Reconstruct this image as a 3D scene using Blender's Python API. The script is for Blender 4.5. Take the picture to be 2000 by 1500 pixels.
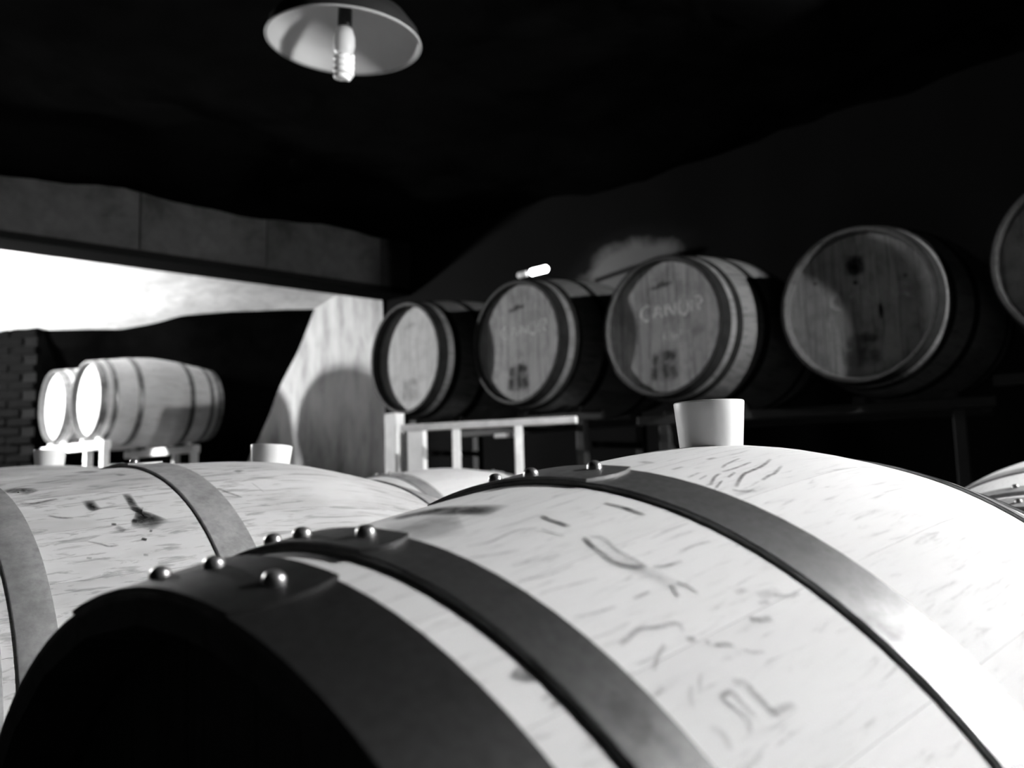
import bpy, bmesh, math, random
from mathutils import Vector, Matrix, noise

# ------------------------------------------------------------------ scene, camera, light
scene = bpy.context.scene
col = scene.collection
for o in list(bpy.data.objects):
    bpy.data.objects.remove(o)
random.seed(7)
PI = math.pi
EYE = 0.88                       # eye height above the cellar floor

cam_d = bpy.data.cameras.new('camera')
cam = bpy.data.objects.new('camera', cam_d)
col.objects.link(cam)
F_PX, PITCH, ROLL = 1638.15, 0.11004, 0.02724
cam_d.sensor_fit = 'HORIZONTAL'
cam_d.sensor_width = 36.0
cam_d.lens = F_PX / 2000.0 * 36.0
cam_d.clip_start = 0.02
c_, s_ = math.cos(PITCH), math.sin(PITCH)
y1 = Vector((0, -s_, c_)); fwd = Vector((0, c_, s_)); x1 = Vector((1, 0, 0))
cr, sr = math.cos(ROLL), math.sin(ROLL)
right = cr * x1 - sr * y1
upv = sr * x1 + cr * y1
m3 = Matrix((right, upv, -fwd)).transposed()
cam.matrix_world = Matrix.Translation((0, 0, EYE)) @ m3.to_4x4()
cam_d.dof.use_dof = True
cam_d.dof.focus_distance = 0.74
cam_d.dof.aperture_fstop = 6.3
scene.camera = cam

world = bpy.data.worlds.new('world')
scene.world = world
world.use_nodes = True
world.node_tree.nodes['Background'].inputs[0].default_value = (0.5, 0.5, 0.5, 1)
world.node_tree.nodes['Background'].inputs[1].default_value = 0.0   # a closed cellar: no sky reaches it

scene.view_settings.view_transform = 'Standard'
scene.view_settings.look = 'None'
scene.view_settings.gamma = 1.0
scene.view_settings.use_curve_mapping = False
scene.view_settings.exposure = 0.0


DOOR_W, DOOR_H, DOOR_E = 0.6, 1.0, 280.0
DOOR_POS = (3.9, 0.1, 0.60)
DOOR_N = (-1.0, 0.15, 0.05)
LAMP2 = (-4.45, 5.62, EYE + 0.98)     # globe lamp in the far bay, outside the frame
LAMP2_E = 2800.0
LAMP3 = (2.9, 1.0, EYE + 1.55)   # second pendant, lit, beyond the right edge of the view
LAMP3_E = 15500.0
TUBE_E = 12.0

# daylight that enters through the doorway in the right wall
dl = bpy.data.lights.new('doorway_daylight', 'AREA')
dl.shape = 'RECTANGLE'
dl.size, dl.size_y = DOOR_W, DOOR_H
dl.energy = DOOR_E
dlo = bpy.data.objects.new('doorway_daylight', dl)
col.objects.link(dlo)
DOOR_C = Vector(DOOR_POS)                   # centre of the opening
DOOR_DIR = Vector(DOOR_N).normalized()      # into the room
dlo.location = DOOR_C - DOOR_DIR * 0.25
dlo.rotation_euler = DOOR_DIR.to_track_quat('-Z', 'Y').to_euler()

# ------------------------------------------------------------------ helpers
def tag(o, label=None, cat=None, group=None, kind=None):
    if label: o['label'] = label
    if cat: o['category'] = cat
    if group: o['group'] = group
    if kind: o['kind'] = kind
    return o

def mesh(name, verts, faces, mat=None, smooth=True, uvs=None):
    me = bpy.data.meshes.new(name)
    me.from_pydata([tuple(v) for v in verts], [], faces)
    me.update()
    if smooth:
        me.polygons.foreach_set('use_smooth', [True] * len(me.polygons))
    if uvs:
        l = me.uv_layers.new(name='UVMap')
        for lp in me.loops:
            l.data[lp.index].uv = uvs[lp.vertex_index]
    if mat: me.materials.append(mat)
    return me

def obj(name, me, parent=None, loc=(0, 0, 0), rot=(0, 0, 0)):
    o = bpy.data.objects.new(name, me)
    col.objects.link(o)
    o.location = loc; o.rotation_euler = rot
    if parent: o.parent = parent
    return o

def fix_normals(me):
    bm = bmesh.new(); bm.from_mesh(me)
    bmesh.ops.recalc_face_normals(bm, faces=bm.faces)
    bm.to_mesh(me); bm.free()
    return me

def box_me(name, sx, sy, sz, mat, bevel=0.004, at=(0, 0, 0), seg=2):
    bm = bmesh.new()
    bmesh.ops.create_cube(bm, size=1.0)
    bmesh.ops.scale(bm, vec=(sx, sy, sz), verts=bm.verts)
    if bevel:
        bmesh.ops.bevel(bm, geom=bm.edges[:], offset=bevel, segments=seg, affect='EDGES', profile=0.5)
    bmesh.ops.translate(bm, vec=at, verts=bm.verts)
    me = bpy.data.meshes.new(name); bm.to_mesh(me); bm.free()
    me.materials.append(mat)
    return me

def lathe_me(name, prof, mat, n=48, closed=False):
    """prof: list of (r, z) revolved about z"""
    V, Fc = [], []
    for r, z in prof:
        for k in range(n):
            a = 2 * PI * k / n
            V.append((r * math.cos(a), r * math.sin(a), z))
    m = len(prof)
    for i in range(m if closed else m - 1):
        j = (i + 1) % m
        for k in range(n):
            k2 = (k + 1) % n
            Fc.append((i * n + k, i * n + k2, j * n + k2, j * n + k))
    return mesh(name, V, Fc, mat)

def tube_me(name, pts, r, mat, n=10, caps=True):
    V, Fc = [], []
    pts = [Vector(p) for p in pts]
    ref = Vector((0.13, 0.31, 0.94)).normalized()
    for i, p in enumerate(pts):
        d = (pts[min(i + 1, len(pts) - 1)] - pts[max(i - 1, 0)]).normalized()
        a = d.cross(ref)
        if a.length < 1e-3: a = d.cross(Vector((1, 0, 0)))
        a.normalize(); b = d.cross(a)
        for k in range(n):
            t = 2 * PI * k / n
            V.append(p + r * (math.cos(t) * a + math.sin(t) * b))
    for i in range(len(pts) - 1):
        for k in range(n):
            k2 = (k + 1) % n
            Fc.append((i * n + k, i * n + k2, (i + 1) * n + k2, (i + 1) * n + k))
    if caps:
        Fc.append(tuple(range(n))[::-1]); Fc.append(tuple((len(pts) - 1) * n + k for k in range(n)))
    return fix_normals(mesh(name, V, Fc, mat))

# ------------------------------------------------------------------ materials
def new_mat(name):
    m = bpy.data.materials.new(name); m.use_nodes = True
    nt = m.node_tree
    bs = nt.nodes['Principled BSDF']
    return m, nt, bs
def N(nt, t, **kw):
    n = nt.nodes.new(t)
    for k, v in kw.items(): setattr(n, k, v)
    return n
def g(v): return (v, v, v, 1)
def ramp(nt, src, stops):
    r = N(nt, 'ShaderNodeValToRGB')
    el = r.color_ramp.elements
    el[0].position, el[0].color = stops[0][0], g(stops[0][1])
    el[1].position, el[1].color = stops[-1][0], g(stops[-1][1])
    for p, v in stops[1:-1]:
        e = el.new(p); e.color = g(v)
    nt.links.new(src, r.inputs[0])
    return r.outputs[0]
def mul(nt, a, b):
    m = N(nt, 'ShaderNodeMix', data_type='RGBA', blend_type='MULTIPLY')
    m.inputs[0].default_value = 1.0
    nt.links.new(a, m.inputs[6])
    if isinstance(b, float): m.inputs[7].default_value = g(b)
    else: nt.links.new(b, m.inputs[7])
    return m.outputs[2]
def noise_tex(nt, vec, scale, detail=4, rough=0.55, dist=0.0):
    n = N(nt, 'ShaderNodeTexNoise')
    n.inputs['Scale'].default_value = scale
    n.inputs['Detail'].default_value = detail
    n.inputs['Roughness'].default_value = rough
    n.inputs['Distortion'].default_value = dist
    nt.links.new(vec, n.inputs['Vector'])
    return n.outputs[0]
def coords(nt, scale=(1, 1, 1), rand=True):
    tc = N(nt, 'ShaderNodeTexCoord')
    v = tc.outputs['Object']
    if rand:
        oi = N(nt, 'ShaderNodeObjectInfo')
        k = N(nt, 'ShaderNodeVectorMath', operation='SCALE'); k.inputs[0].default_value = (7.3, 13.1, 29.7)
        nt.links.new(oi.outputs['Random'], k.inputs['Scale'])
        ad = N(nt, 'ShaderNodeVectorMath', operation='ADD')
        nt.links.new(v, ad.inputs[0]); nt.links.new(k.outputs[0], ad.inputs[1])
        v = ad.outputs[0]
    mp = N(nt, 'ShaderNodeMapping'); mp.inputs['Scale'].default_value = scale
    nt.links.new(v, mp.inputs['Vector'])
    return mp.outputs[0]
def bump(nt, bs, h, strength, dist=0.001):
    b = N(nt, 'ShaderNodeBump'); b.inputs['Strength'].default_value = strength
    b.inputs['Distance'].default_value = dist
    nt.links.new(h, b.inputs['Height']); nt.links.new(b.outputs[0], bs.inputs['Normal'])

def wood_mat(name, base, grain=(7, 130, 130), contrast=0.75, blotch=0.8, rand_tone=0.06, rough=0.7, bmp=0.25):
    m, nt, bs = new_mat(name)
    v = coords(nt, grain)
    n1 = noise_tex(nt, v, 1.0, 5, 0.6, 0.6)
    lines = ramp(nt, n1, [(0.30, contrast * 0.75), (0.40, contrast), (0.47, 0.97), (1.0, 1.0)])
    v2 = coords(nt, (3, 9, 9))
    n2 = noise_tex(nt, v2, 1.6, 4, 0.6)
    blot = ramp(nt, n2, [(0.28, blotch), (0.55, 1.0), (1.0, 1.0)])
    c = mul(nt, lines, blot)
    oi = N(nt, 'ShaderNodeObjectInfo')
    mr = N(nt, 'ShaderNodeMapRange')
    mr.inputs[3].default_value = base * (1 - rand_tone); mr.inputs[4].default_value = base * (1 + rand_tone)
    nt.links.new(oi.outputs['Random'], mr.inputs[0])
    cc = N(nt, 'ShaderNodeCombineColor')
    for i in range(3): nt.links.new(mr.outputs[0], cc.inputs[i])
    c = mul(nt, c, cc.outputs[0])
    nt.links.new(c, bs.inputs['Base Color'])
    bs.inputs['Roughness'].default_value = rough
    bs.inputs['Specular IOR Level'].default_value = 0.25
    bump(nt, bs, n1, bmp, 0.0006)
    return m

def metal_mat(name, base, lo=0.6, rough=0.5, metallic=0.5, scale=25):
    m, nt, bs = new_mat(name)
    v = coords(nt, (1, 1, 1))
    n1 = noise_tex(nt, v, scale, 6, 0.65)
    n2 = noise_tex(nt, v, scale * 7, 3, 0.6)
    c = mul(nt, ramp(nt, n1, [(0.3, lo), (0.62, 1.0), (1, 1.15)]), ramp(nt, n2, [(0.3, 0.85), (0.6, 1.0), (1, 1.05)]))
    c = mul(nt, c, float(base))
    nt.links.new(c, bs.inputs['Base Color'])
    bs.inputs['Metallic'].default_value = metallic
    r = ramp(nt, n1, [(0.3, min(1, rough + .2)), (0.7, rough), (1, rough)])
    nt.links.new(r, bs.inputs['Roughness'])
    return m

def plain_mat(name, base, rough=0.5, lo=0.9, scale=20, spec=0.4):
    m, nt, bs = new_mat(name)
    v = coords(nt, (1, 1, 1))
    n1 = noise_tex(nt, v, scale, 4)
    c = mul(nt, ramp(nt, n1, [(0.3, lo), (0.6, 1.0), (1, 1.0)]), float(base))
    nt.links.new(c, bs.inputs['Base Color'])
    bs.inputs['Roughness'].default_value = rough
    bs.inputs['Specular IOR Level'].default_value = spec
    return m

def stone_mat(name, base, lo=0.5, scale=2.0, rough=0.95, bstr=0.5):
    m, nt, bs = new_mat(name)
    v = coords(nt, (1, 1, 1), rand=False)
    n1 = noise_tex(nt, v, scale, 7, 0.62, 0.4)
    n2 = noise_tex(nt, v, scale * 6, 5, 0.6)
    c = mul(nt, ramp(nt, n1, [(0.32, lo), (0.5, 0.8), (0.68, 1.0), (1, 1.0)]), ramp(nt, n2, [(0.3, 0.75), (0.6, 1.0), (1, 1.0)]))
    c = mul(nt, c, float(base))
    nt.links.new(c, bs.inputs['Base Color'])
    bs.inputs['Roughness'].default_value = rough
    bs.inputs['Specular IOR Level'].default_value = 0.0
    bump(nt, bs, n2, bstr, 0.02)
    return m

WOOD = wood_mat('pale_oak', 0.80, grain=(1.6, 220, 220), contrast=0.92, blotch=0.93, rand_tone=0.02)
WOOD_B = wood_mat('weathered_oak', 0.61, grain=(4, 150, 150), contrast=0.72, blotch=0.7, rand_tone=0.03)
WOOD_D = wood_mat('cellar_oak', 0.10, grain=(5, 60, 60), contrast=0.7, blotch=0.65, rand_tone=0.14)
WOOD_K = wood_mat('far_oak', 0.6, grain=(6, 70, 70), contrast=0.85, blotch=0.85)
HEADW = wood_mat('head_oak', 0.42, grain=(60, 60, 4), contrast=0.7, blotch=0.6, rand_tone=0.16)
END_SHADE = wood_mat('shaded_end_grain', 0.05, grain=(30, 60, 60), contrast=0.7)  # dark ends and inner faces: shade of the recess put into the colour
HEADW_A = wood_mat('shaded_head_oak', 0.06, grain=(60, 60, 4), contrast=0.7)  # foreground head lies in shade; that darkness is put into its colour
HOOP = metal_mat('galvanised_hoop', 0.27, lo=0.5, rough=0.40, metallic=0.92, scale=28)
HOOP_SHADE = metal_mat('shaded_hoop', 0.085, lo=0.45, rough=0.42, metallic=0.9, scale=28)  # same hoop metal darkened; shade at the near end put into it
HOOP_Q = metal_mat('part_shaded_hoop', 0.19, lo=0.45, rough=0.40, metallic=0.9, scale=28)  # half-darkened copy for the quarter hoop, shade again in the colour
HOOP_B = metal_mat('dull_galvanised_hoop', 0.45, lo=0.55, rough=0.55, metallic=0.35, scale=22)
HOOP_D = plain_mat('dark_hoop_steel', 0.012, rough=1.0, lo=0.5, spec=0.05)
RIVET = metal_mat('rivet_steel', 0.5, lo=0.8, rough=0.25, metallic=0.9, scale=60)
BUNG = plain_mat('white_silicone', 0.66, rough=0.45, lo=0.97)
WHITE = plain_mat('white_paint', 0.9, rough=0.6, lo=0.85, scale=9)
GREYP = plain_mat('grey_paint', 0.85, rough=0.6, lo=0.75, scale=12)
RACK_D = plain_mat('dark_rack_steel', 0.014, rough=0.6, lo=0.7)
ENAMEL_IN = plain_mat('white_enamel', 0.55, rough=0.5, lo=0.97)
ENAMEL_OUT = plain_mat('dark_enamel', 0.015, rough=0.4)
CORD = plain_mat('white_cord', 0.8, rough=0.6)

def mark_mat(name, dark, nscale):
    m, nt, bs = new_mat(name)
    bs.inputs['Base Color'].default_value = g(dark)
    bs.inputs['Roughness'].default_value = 0.9
    bs.inputs['Specular IOR Level'].default_value = 0.05
    uv = N(nt, 'ShaderNodeUVMap')
    sp = N(nt, 'ShaderNodeSeparateXYZ'); nt.links.new(uv.outputs[0], sp.inputs[0])
    def edge(sock):      # 4 t (1-t)
        a = N(nt, 'ShaderNodeMath', operation='SUBTRACT'); a.inputs[0].default_value = 1.0
        nt.links.new(sock, a.inputs[1])
        b = N(nt, 'ShaderNodeMath', operation='MULTIPLY'); nt.links.new(sock, b.inputs[0]); nt.links.new(a.outputs[0], b.inputs[1])
        c = N(nt, 'ShaderNodeMath', operation='MULTIPLY', use_clamp=True); nt.links.new(b.outputs[0], c.inputs[0]); c.inputs[1].default_value = 4.0
        return c.outputs[0]
    across = edge(sp.outputs[1])
    ends = N(nt, 'ShaderNodeMath', operation='POWER'); nt.links.new(edge(sp.outputs[0]), ends.inputs[0]); ends.inputs[1].default_value = 0.35
    nn = ramp(nt, noise_tex(nt, coords(nt), nscale, 4, 0.65), [(0.3, 0.35), (0.6, 1.0), (1, 1)])
    oi = N(nt, 'ShaderNodeObjectInfo')
    so = N(nt, 'ShaderNodeSeparateColor'); nt.links.new(oi.outputs['Color'], so.inputs[0])
    def M(a, b):
        k = N(nt, 'ShaderNodeMath', operation='MULTIPLY'); nt.links.new(a, k.inputs[0]); nt.links.new(b, k.inputs[1]); return k.outputs[0]
    al = M(M(across, ends.outputs[0]), M(nn, so.outputs[0]))
    nt.links.new(al, bs.inputs['Alpha'])
    return m
PENCIL = mark_mat('pencil_graphite', 0.05, 300)
CRACK = mark_mat('dark_crack', 0.015, 200)
STAIN = mark_mat('wine_stain', 0.02, 60)
CHALK = mark_mat('white_chalk', 0.85, 60)
BRAND = mark_mat('burnt_brand', 0.01, 60)

# ------------------------------------------------------------------ barrels
RB = 0.35
class Shape:
    def __init__(s, rh, L, n, hoops, key, rec=0.045):
        s.rh, s.L, s.n, s.h, s.key = rh, L, n, hoops, key
        s.e = 0.03
        s.rec = rec            # how deep the head sits inside the chime
        s.cache = {}
    def r(s, x):
        e2 = s.e ** 2; n = s.n / 2
        return RB - (RB - s.rh) * ((x * x + e2) ** n - e2 ** n) / ((s.L ** 2 + e2) ** n - e2 ** n)
# hoop edges: bilge near, far, quarter near, far, head far (measured from the middle of the barrel)
S_A = Shape(0.2883, 0.4772, 1.2745, (-0.2262, -0.1790, -0.3996, -0.3696, -0.4256), 'A')
S_B = Shape(0.281, 0.472, 1.41, (-0.220, -0.175, -0.416, -0.383, -0.428), 'B')
S_S = Shape(0.2883, 0.4772, 1.45, (-0.2200, -0.1780, -0.3900, -0.3550, -0.4256), 'S')
S_U = Shape(0.2883, 0.4772, 1.45, (-0.2200, -0.1780, -0.3900, -0.3550, -0.4256), 'U', rec=0.024)
N_ST = 28
def stave_me(S, mat):
    key = ('stave', mat.name)
    if key in S.cache: return S.cache[key]
    nx = 26
    xs = [-S.L + 2 * S.L * i / nx for i in range(nx + 1)]
    hw = PI / N_ST
    ts = [(-1, 0.0), (-0.6, 0.0), (-0.2, 0), (0.2, 0), (0.6, 0.0), (1, 0.0)]
    V, Fc = [], []
    for x in xs:
        r = S.r(x)
        row = []
        for t, d in ts:
            a = t * hw * 0.998
            V.append((x, -(r - d) * math.sin(a), (r - d) * math.cos(a)))
        ri = r - (0.012 if abs(x) > S.L - 1e-6 else 0.026)     # bevelled chime
        for t in (1, -1):
            a = t * hw * 0.998
            V.append((x, -ri * math.sin(a), ri * math.cos(a)))
    m = 8
    for i in range(nx):
        for k in range(m):
            k2 = (k + 1) % m
            Fc.append((i * m + k, i * m + k2, (i + 1) * m + k2, (i + 1) * m + k))
    Fc.append(tuple(range(m))); Fc.append(tuple(nx * m + k for k in range(m)))
    me = fix_normals(mesh('stave', V, Fc, mat, smooth=False))
    for p in me.polygons:
        p.use_smooth = len(p.vertices) == 4
    me.materials.append(END_SHADE)                       # shade on end grain and chime bevel, put into the colour
    for p in me.polygons:
        c = p.center
        rr = math.hypot(c.y, c.z)
        if len(p.vertices) > 4 or rr < S.r(c.x) - 0.004: p.material_index = 1
    me.set_sharp_from_angle(angle=math.radians(14))
    S.cache[key] = me
    return me

def hoop_me(S, x1, x2, mat, th=0.0032, name='hoop'):
    key = (name, x1, x2, mat.name)
    if key in S.cache: return S.cache[key]
    n = 112
    V, Fc = [], []
    ra, rb_ = S.r(x1), S.r(x2)
    bw = 0.0007
    sec = [(x1, ra - 0.001), (x1, ra + th - bw), (x1 + bw, ra + th), (x2 - bw, rb_ + th), (x2, rb_ + th - bw), (x2, rb_ - 0.001)]
    m = len(sec)
    for k in range(n):
        a = 2 * PI * k / n
        for x, r in sec: V.append((x, r * math.sin(a), r * math.cos(a)))
    for k in range(n):
        k2 = (k + 1) % n
        for i in range(m):
            j = (i + 1) % m
            Fc.append((k * m + i, k * m + j, k2 * m + j, k2 * m + i))
    me = fix_normals(mesh(name, V, Fc, mat))
    me.set_sharp_from_angle(angle=math.radians(35))
    S.cache[key] = me
    return me

def hoop_end_me(S, x1, x2, t0, t1, mat, th0=0.0030, th=0.0019):
    """the lapped end of a hoop: a second thickness from angle t0 (free end) to t1"""
    ra, rb_ = S.r(x1), S.r(x2)
    nu, nv = 26, 4
    V, Fc = [], []
    for layer in (0, 1):
        for i in range(nu + 1):
            for j in range(nv + 1):
                v = j / nv
                x = x1 + (x2 - x1) * v
                tt = t0 - 0.018 * 4 * v * (1 - v)
                t = tt + (t1 - tt) * i / nu
                lift = 0.0003 * max(0, 1 - i / 4) ** 2
                r = ra + (rb_ - ra) * v + (th0 if layer == 0 else th0 + th + lift)
                V.append((x, r * math.sin(t), r * math.cos(t)))
    o = (nu + 1) * (nv + 1)
    def id_(l, i, j): return l * o + i * (nv + 1) + j
    for i in range(nu):
        for j in range(nv):
            Fc.append((id_(1, i, j), id_(1, i + 1, j), id_(1, i + 1, j + 1), id_(1, i, j + 1)))
            Fc.append((id_(0, i, j), id_(0, i, j + 1), id_(0, i + 1, j + 1), id_(0, i + 1, j)))
    for i in range(nu):
        for j in (0, nv): Fc.append((id_(0, i, j), id_(0, i + 1, j), id_(1, i + 1, j), id_(1, i, j)))
    for j in range(nv):
        for i in (0, nu): Fc.append((id_(0, i, j), id_(0, i, j + 1), id_(1, i, j + 1), id_(1, i, j)))
    me = fix_normals(mesh('hoop_end', V, Fc, mat))
    me.set_sharp_from_angle(angle=math.radians(35))
    return me

RIV = None
def rivet_me():
    global RIV
    if RIV is None:
        pr = [(0.0052, -0.001), (0.0052, 0.0006)]
        for i in range(1, 8):
            a = i / 7 * PI / 2
            pr.append((max(0.0001, 0.0052 * math.cos(a)), 0.0006 + 0.0042 * math.sin(a)))
        RIV = lathe_me('rivet', pr, RIVET, 16)
    return RIV

def board_meshes(S, mat, sgn):
    key = ('boards', mat.name, sgn)
    if key in S.cache: return S.cache[key]
    xh = S.L - S.rec
    R = S.r(xh) - 0.022
    nb = 8
    cuts = [-R + 2 * R * i / nb for i in range(nb + 1)]
    out = []
    for b in range(nb):
        y0, y1 = cuts[b] + 0.0006, cuts[b + 1] - 0.0006
        k = 10
        top = []
        for i in range(k + 1):
            y = y0 + (y1 - y0) * i / k
            top.append((y, math.sqrt(max(1e-6, R * R - y * y))))
        ring = top + [(y, -z) for y, z in reversed(top)]
        cxy = 0.5 * (y0 + y1)
        V = []
        for x in (sgn * xh, sgn * (xh - 0.022)):
            for y, z in ring: V.append((x, y, z))
        n = len(ring)
        Fc = [tuple(range(n)), tuple(range(n, 2 * n))]
        for i in range(n):
            j = (i + 1) % n
            Fc.append((i, j, n + j, n + i))
        out.append(fix_normals(mesh('head_board', V, Fc, mat, smooth=False)))
    S.cache[key] = out
    return out

def smooth_path(q, per=6):
    q = [Vector(p) for p in q]
    if len(q) == 2: q = [q[0], q[0].lerp(q[1], .5), q[1]]
    P_ = [2 * q[0] - q[1]] + q + [2 * q[-1] - q[-2]]
    out = []
    for i in range(1, len(P_) - 2):
        a, b, c, d = P_[i - 1:i + 3]
        for k in range(per):
            t = k / per
            out.append(0.5 * ((2 * b) + (c - a) * t + (2 * a - 5 * b + 4 * c - d) * t * t + (3 * b - a - 3 * c + d) * t ** 3))
    out.append(q[-1])
    return out

def ribbon(name, path2, w, mapf, mat):
    """a flat stroke: 2-D path, half width w/2, mapped onto a surface by mapf"""
    pts = smooth_path(path2)
    V, UV, Fc = [], [], []
    n = len(pts)
    nc = 4
    for i, p in enumerate(pts):
        d = pts[min(i + 1, n - 1)] - pts[max(i - 1, 0)]
        if d.length < 1e-9: d = Vector((1, 0))
        d.normalize(); nrm = Vector((-d.y, d.x))
        for k in range(nc + 1):
            V.append(mapf(p + nrm * w * (k / nc - 0.5)))
            UV.append((i / (n - 1), k / nc))
    for i in range(n - 1):
        for k in range(nc):
            a = i * (nc + 1) + k
            Fc.append((a, a + 1, a + nc + 2, a + nc + 1))
    return mesh(name, V, Fc, mat, uvs=UV)

def barrel(S, center, yaw, tilt=0.0, wood=None, headm=None, hoopm=None, spin=0.0, ends=None, label='', group=None, marks=None, head_marks=None, bands=('b', 'q', 'h')):
    """center: middle of the barrel in world space; yaw: heading of the far end; the head at local -X faces the camera"""
    root = bpy.data.objects.new('wine_barrel', None)
    col.objects.link(root)
    root.empty_display_size = 0.1
    rot = Matrix.Rotation(PI / 2 - yaw, 3, 'Z') @ Matrix.Rotation(-tilt, 3, 'Y')
    root.rotation_euler = rot.to_euler()
    root.location = Vector(center) - rot @ Vector((0, 0, RB))
    tag(root, label, 'barrel', group)
    up = (0, 0, RB)
    sm = stave_me(S, wood)
    for k in range(N_ST):
        obj('stave', sm, root, up, (spin + 2 * PI * k / N_ST, 0, 0))
    for sg in (-1, 1):
        for b in board_meshes(S, headm, sg):
            obj('head_board', b, root, up)
    b1, b2, q1, q2, h2 = S.h
    for sg in (-1, 1):
        for nm, (u, v) in (('h', (-S.L, h2)), ('q', (q1, q2)), ('b', (b1, b2))):
            a, b = (u, v) if sg < 0 else (-v, -u)
            if sg > 0 and nm == 'h': a, b = -h2, S.L
            hm_ = hoopm.get((nm, sg), HOOP) if isinstance(hoopm, dict) else hoopm
            h = obj('hoop', hoop_me(S, a, b, hm_), root, up)
            if ends:
                e = ends.get((nm, sg))
                if e is None: continue
                t0, t1, rv = e
                obj('hoop_end', hoop_end_me(S, a, b, t0, t1, hm_), h)
                for (xf, t) in rv:
                    x = a + (b - a) * xf
                    r = S.r(a) + (S.r(b) - S.r(a)) * xf + 0.0056
                    ro = obj('rivet', rivet_me(), h, (x, r * math.sin(t), r * math.cos(t)))
                    ro.rotation_euler = (-t, 0, 0)
    if marks:
        for kind, w, st, q in marks:
            def mp(p, S=S):
                x, a = p.x, p.y / 0.33
                r = S.r(x) + 0.0005
                return (x, r * math.sin(a), RB + r * math.cos(a))
            mt = {'pencil_mark': PENCIL, 'wood_crack': CRACK, 'dark_stain': STAIN, 'dark_knot': STAIN}[kind]
            me = ribbon(kind, [(x, a * 0.33) for x, a in q], w * (1.5 if kind != 'dark_stain' else 1.25), mp, mt)
            o = obj(kind, me, root)
            o.color = (min(1, st * (0.9 if kind == 'pencil_mark' else 1.1 if kind == 'wood_crack' else 1.4)), 0, 0, 1)
    if head_marks:
        xh = -(S.L - S.rec) - 0.0006
        for kind, w, st, q in head_marks:
            def mp(p): return (xh, -p.x, RB + p.y)     # +u is to the viewer's right
            mt = {'chalk_letter': CHALK, 'burnt_brand': BRAND, 'dark_knot': STAIN}[kind]
            o = obj(kind, ribbon(kind, q, w, mp, mt), root)
            o.color = (st, 0, 0, 1)
    return root

def at(x, y, zrel): return (x, y, EYE + zrel)

# ------------------------------------------------------------------ the room
def grid_me(name, P, nu, nv, mat, smooth=True, flip=False):
    V = [P(i / nu, j / nv) for i in range(nu + 1) for j in range(nv + 1)]
    Fc = []
    for i in range(nu):
        for j in range(nv):
            a = i * (nv + 1) + j
            f = (a, a + nv + 1, a + nv + 2, a + 1)
            Fc.append(f[::-1] if flip else f)
    return mesh(name, V, Fc, mat, smooth)
def rough(p, s, k):
    p = Vector(p)
    return s * (noise.noise(p * k) + 0.5 * noise.noise(p * k * 2.3 + Vector((5, 1, 9))))

DARK_STONE = stone_mat('near_black_stone', 0.006, lo=0.25, scale=1.3)  # stone with an even near-black base
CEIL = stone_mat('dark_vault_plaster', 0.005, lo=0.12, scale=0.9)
FLOOR = stone_mat('cellar_floor_concrete', 0.06, lo=0.6, scale=2)
LIME = stone_mat('limewash', 0.86, lo=0.75, scale=1.5, bstr=0.35)
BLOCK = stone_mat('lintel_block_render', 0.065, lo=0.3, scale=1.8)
UNDER_SHADE = plain_mat('lintel_underside_shade', 0.008, rough=1.0, spec=0.0)  # near black: shade under the lintel put into the colour
BRICKM = stone_mat('dimmed_brick', 0.0032, lo=0.3, scale=6)  # bricks near black; the dimness of that corner is put into their colour

def lime_wall_mat():
    m, nt, bs = new_mat('limewash_shaded_below')  # darker towards the foot: shade put into the wall colour
    v = coords(nt, (1, 1, 1), rand=False)
    tc = N(nt, 'ShaderNodeTexCoord')
    sp = N(nt, 'ShaderNodeSeparateXYZ'); nt.links.new(tc.outputs['Object'], sp.inputs[0])
    n1 = noise_tex(nt, coords(nt, (1.2, 1.2, 0.6), rand=False), 1.4, 5, 0.6, 0.3)
    n2 = noise_tex(nt, coords(nt, (3, 3, 1.0), rand=False), 1.5, 5, 0.6)
    # shade low on the wall is painted in; its edge wanders with the noise
    a = N(nt, 'ShaderNodeMath', operation='MULTIPLY_ADD'); nt.links.new(n1, a.inputs[0]); a.inputs[1].default_value = 0.55
    nt.links.new(sp.outputs[2], a.inputs[2])
    edge = N(nt, 'ShaderNodeMapRange', interpolation_type='SMOOTHSTEP')
    edge.inputs[1].default_value = EYE + 0.1; edge.inputs[2].default_value = EYE + 0.5
    nt.links.new(a.outputs[0], edge.inputs[0])
    mx = N(nt, 'ShaderNodeMix', data_type='RGBA')
    nt.links.new(edge.outputs[0], mx.inputs[0])
    dark = mul(nt, ramp(nt, n2, [(0.3, 0.15), (0.5, 0.6), (0.7, 1.0), (1, 1)]), 0.13)
    light = mul(nt, ramp(nt, n2, [(0.32, 0.45), (0.48, 0.8), (0.6, 1.0), (1, 1)]), 0.46)
    nt.links.new(dark, mx.inputs[6]); nt.links.new(light, mx.inputs[7])
    nt.links.new(mx.outputs[2], bs.inputs['Base Color'])
    bs.inputs['Roughness'].default_value = 0.95
    bs.inputs['Specular IOR Level'].default_value = 0.1
    bump(nt, bs, n2, 0.3, 0.03)
    return m
LIMEW = lime_wall_mat()

def struct(name, me, parent=None):
    o = obj(name, me, parent)
    if parent is None: o['kind'] = 'structure'
    return o

ZC = EYE + 1.92            # near bay ceiling
ZF = EYE + 1.66            # far bay ceiling
X_R = 3.9                  # right wall
struct('floor', grid_me('floor', lambda u, v: (-9.5 + 13.6 * u, -3.2 + 16.5 * v, 0.006 * rough((u * 13, v * 16, 0), 1, 1.2) - 0.01), 30, 30, FLOOR))

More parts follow.
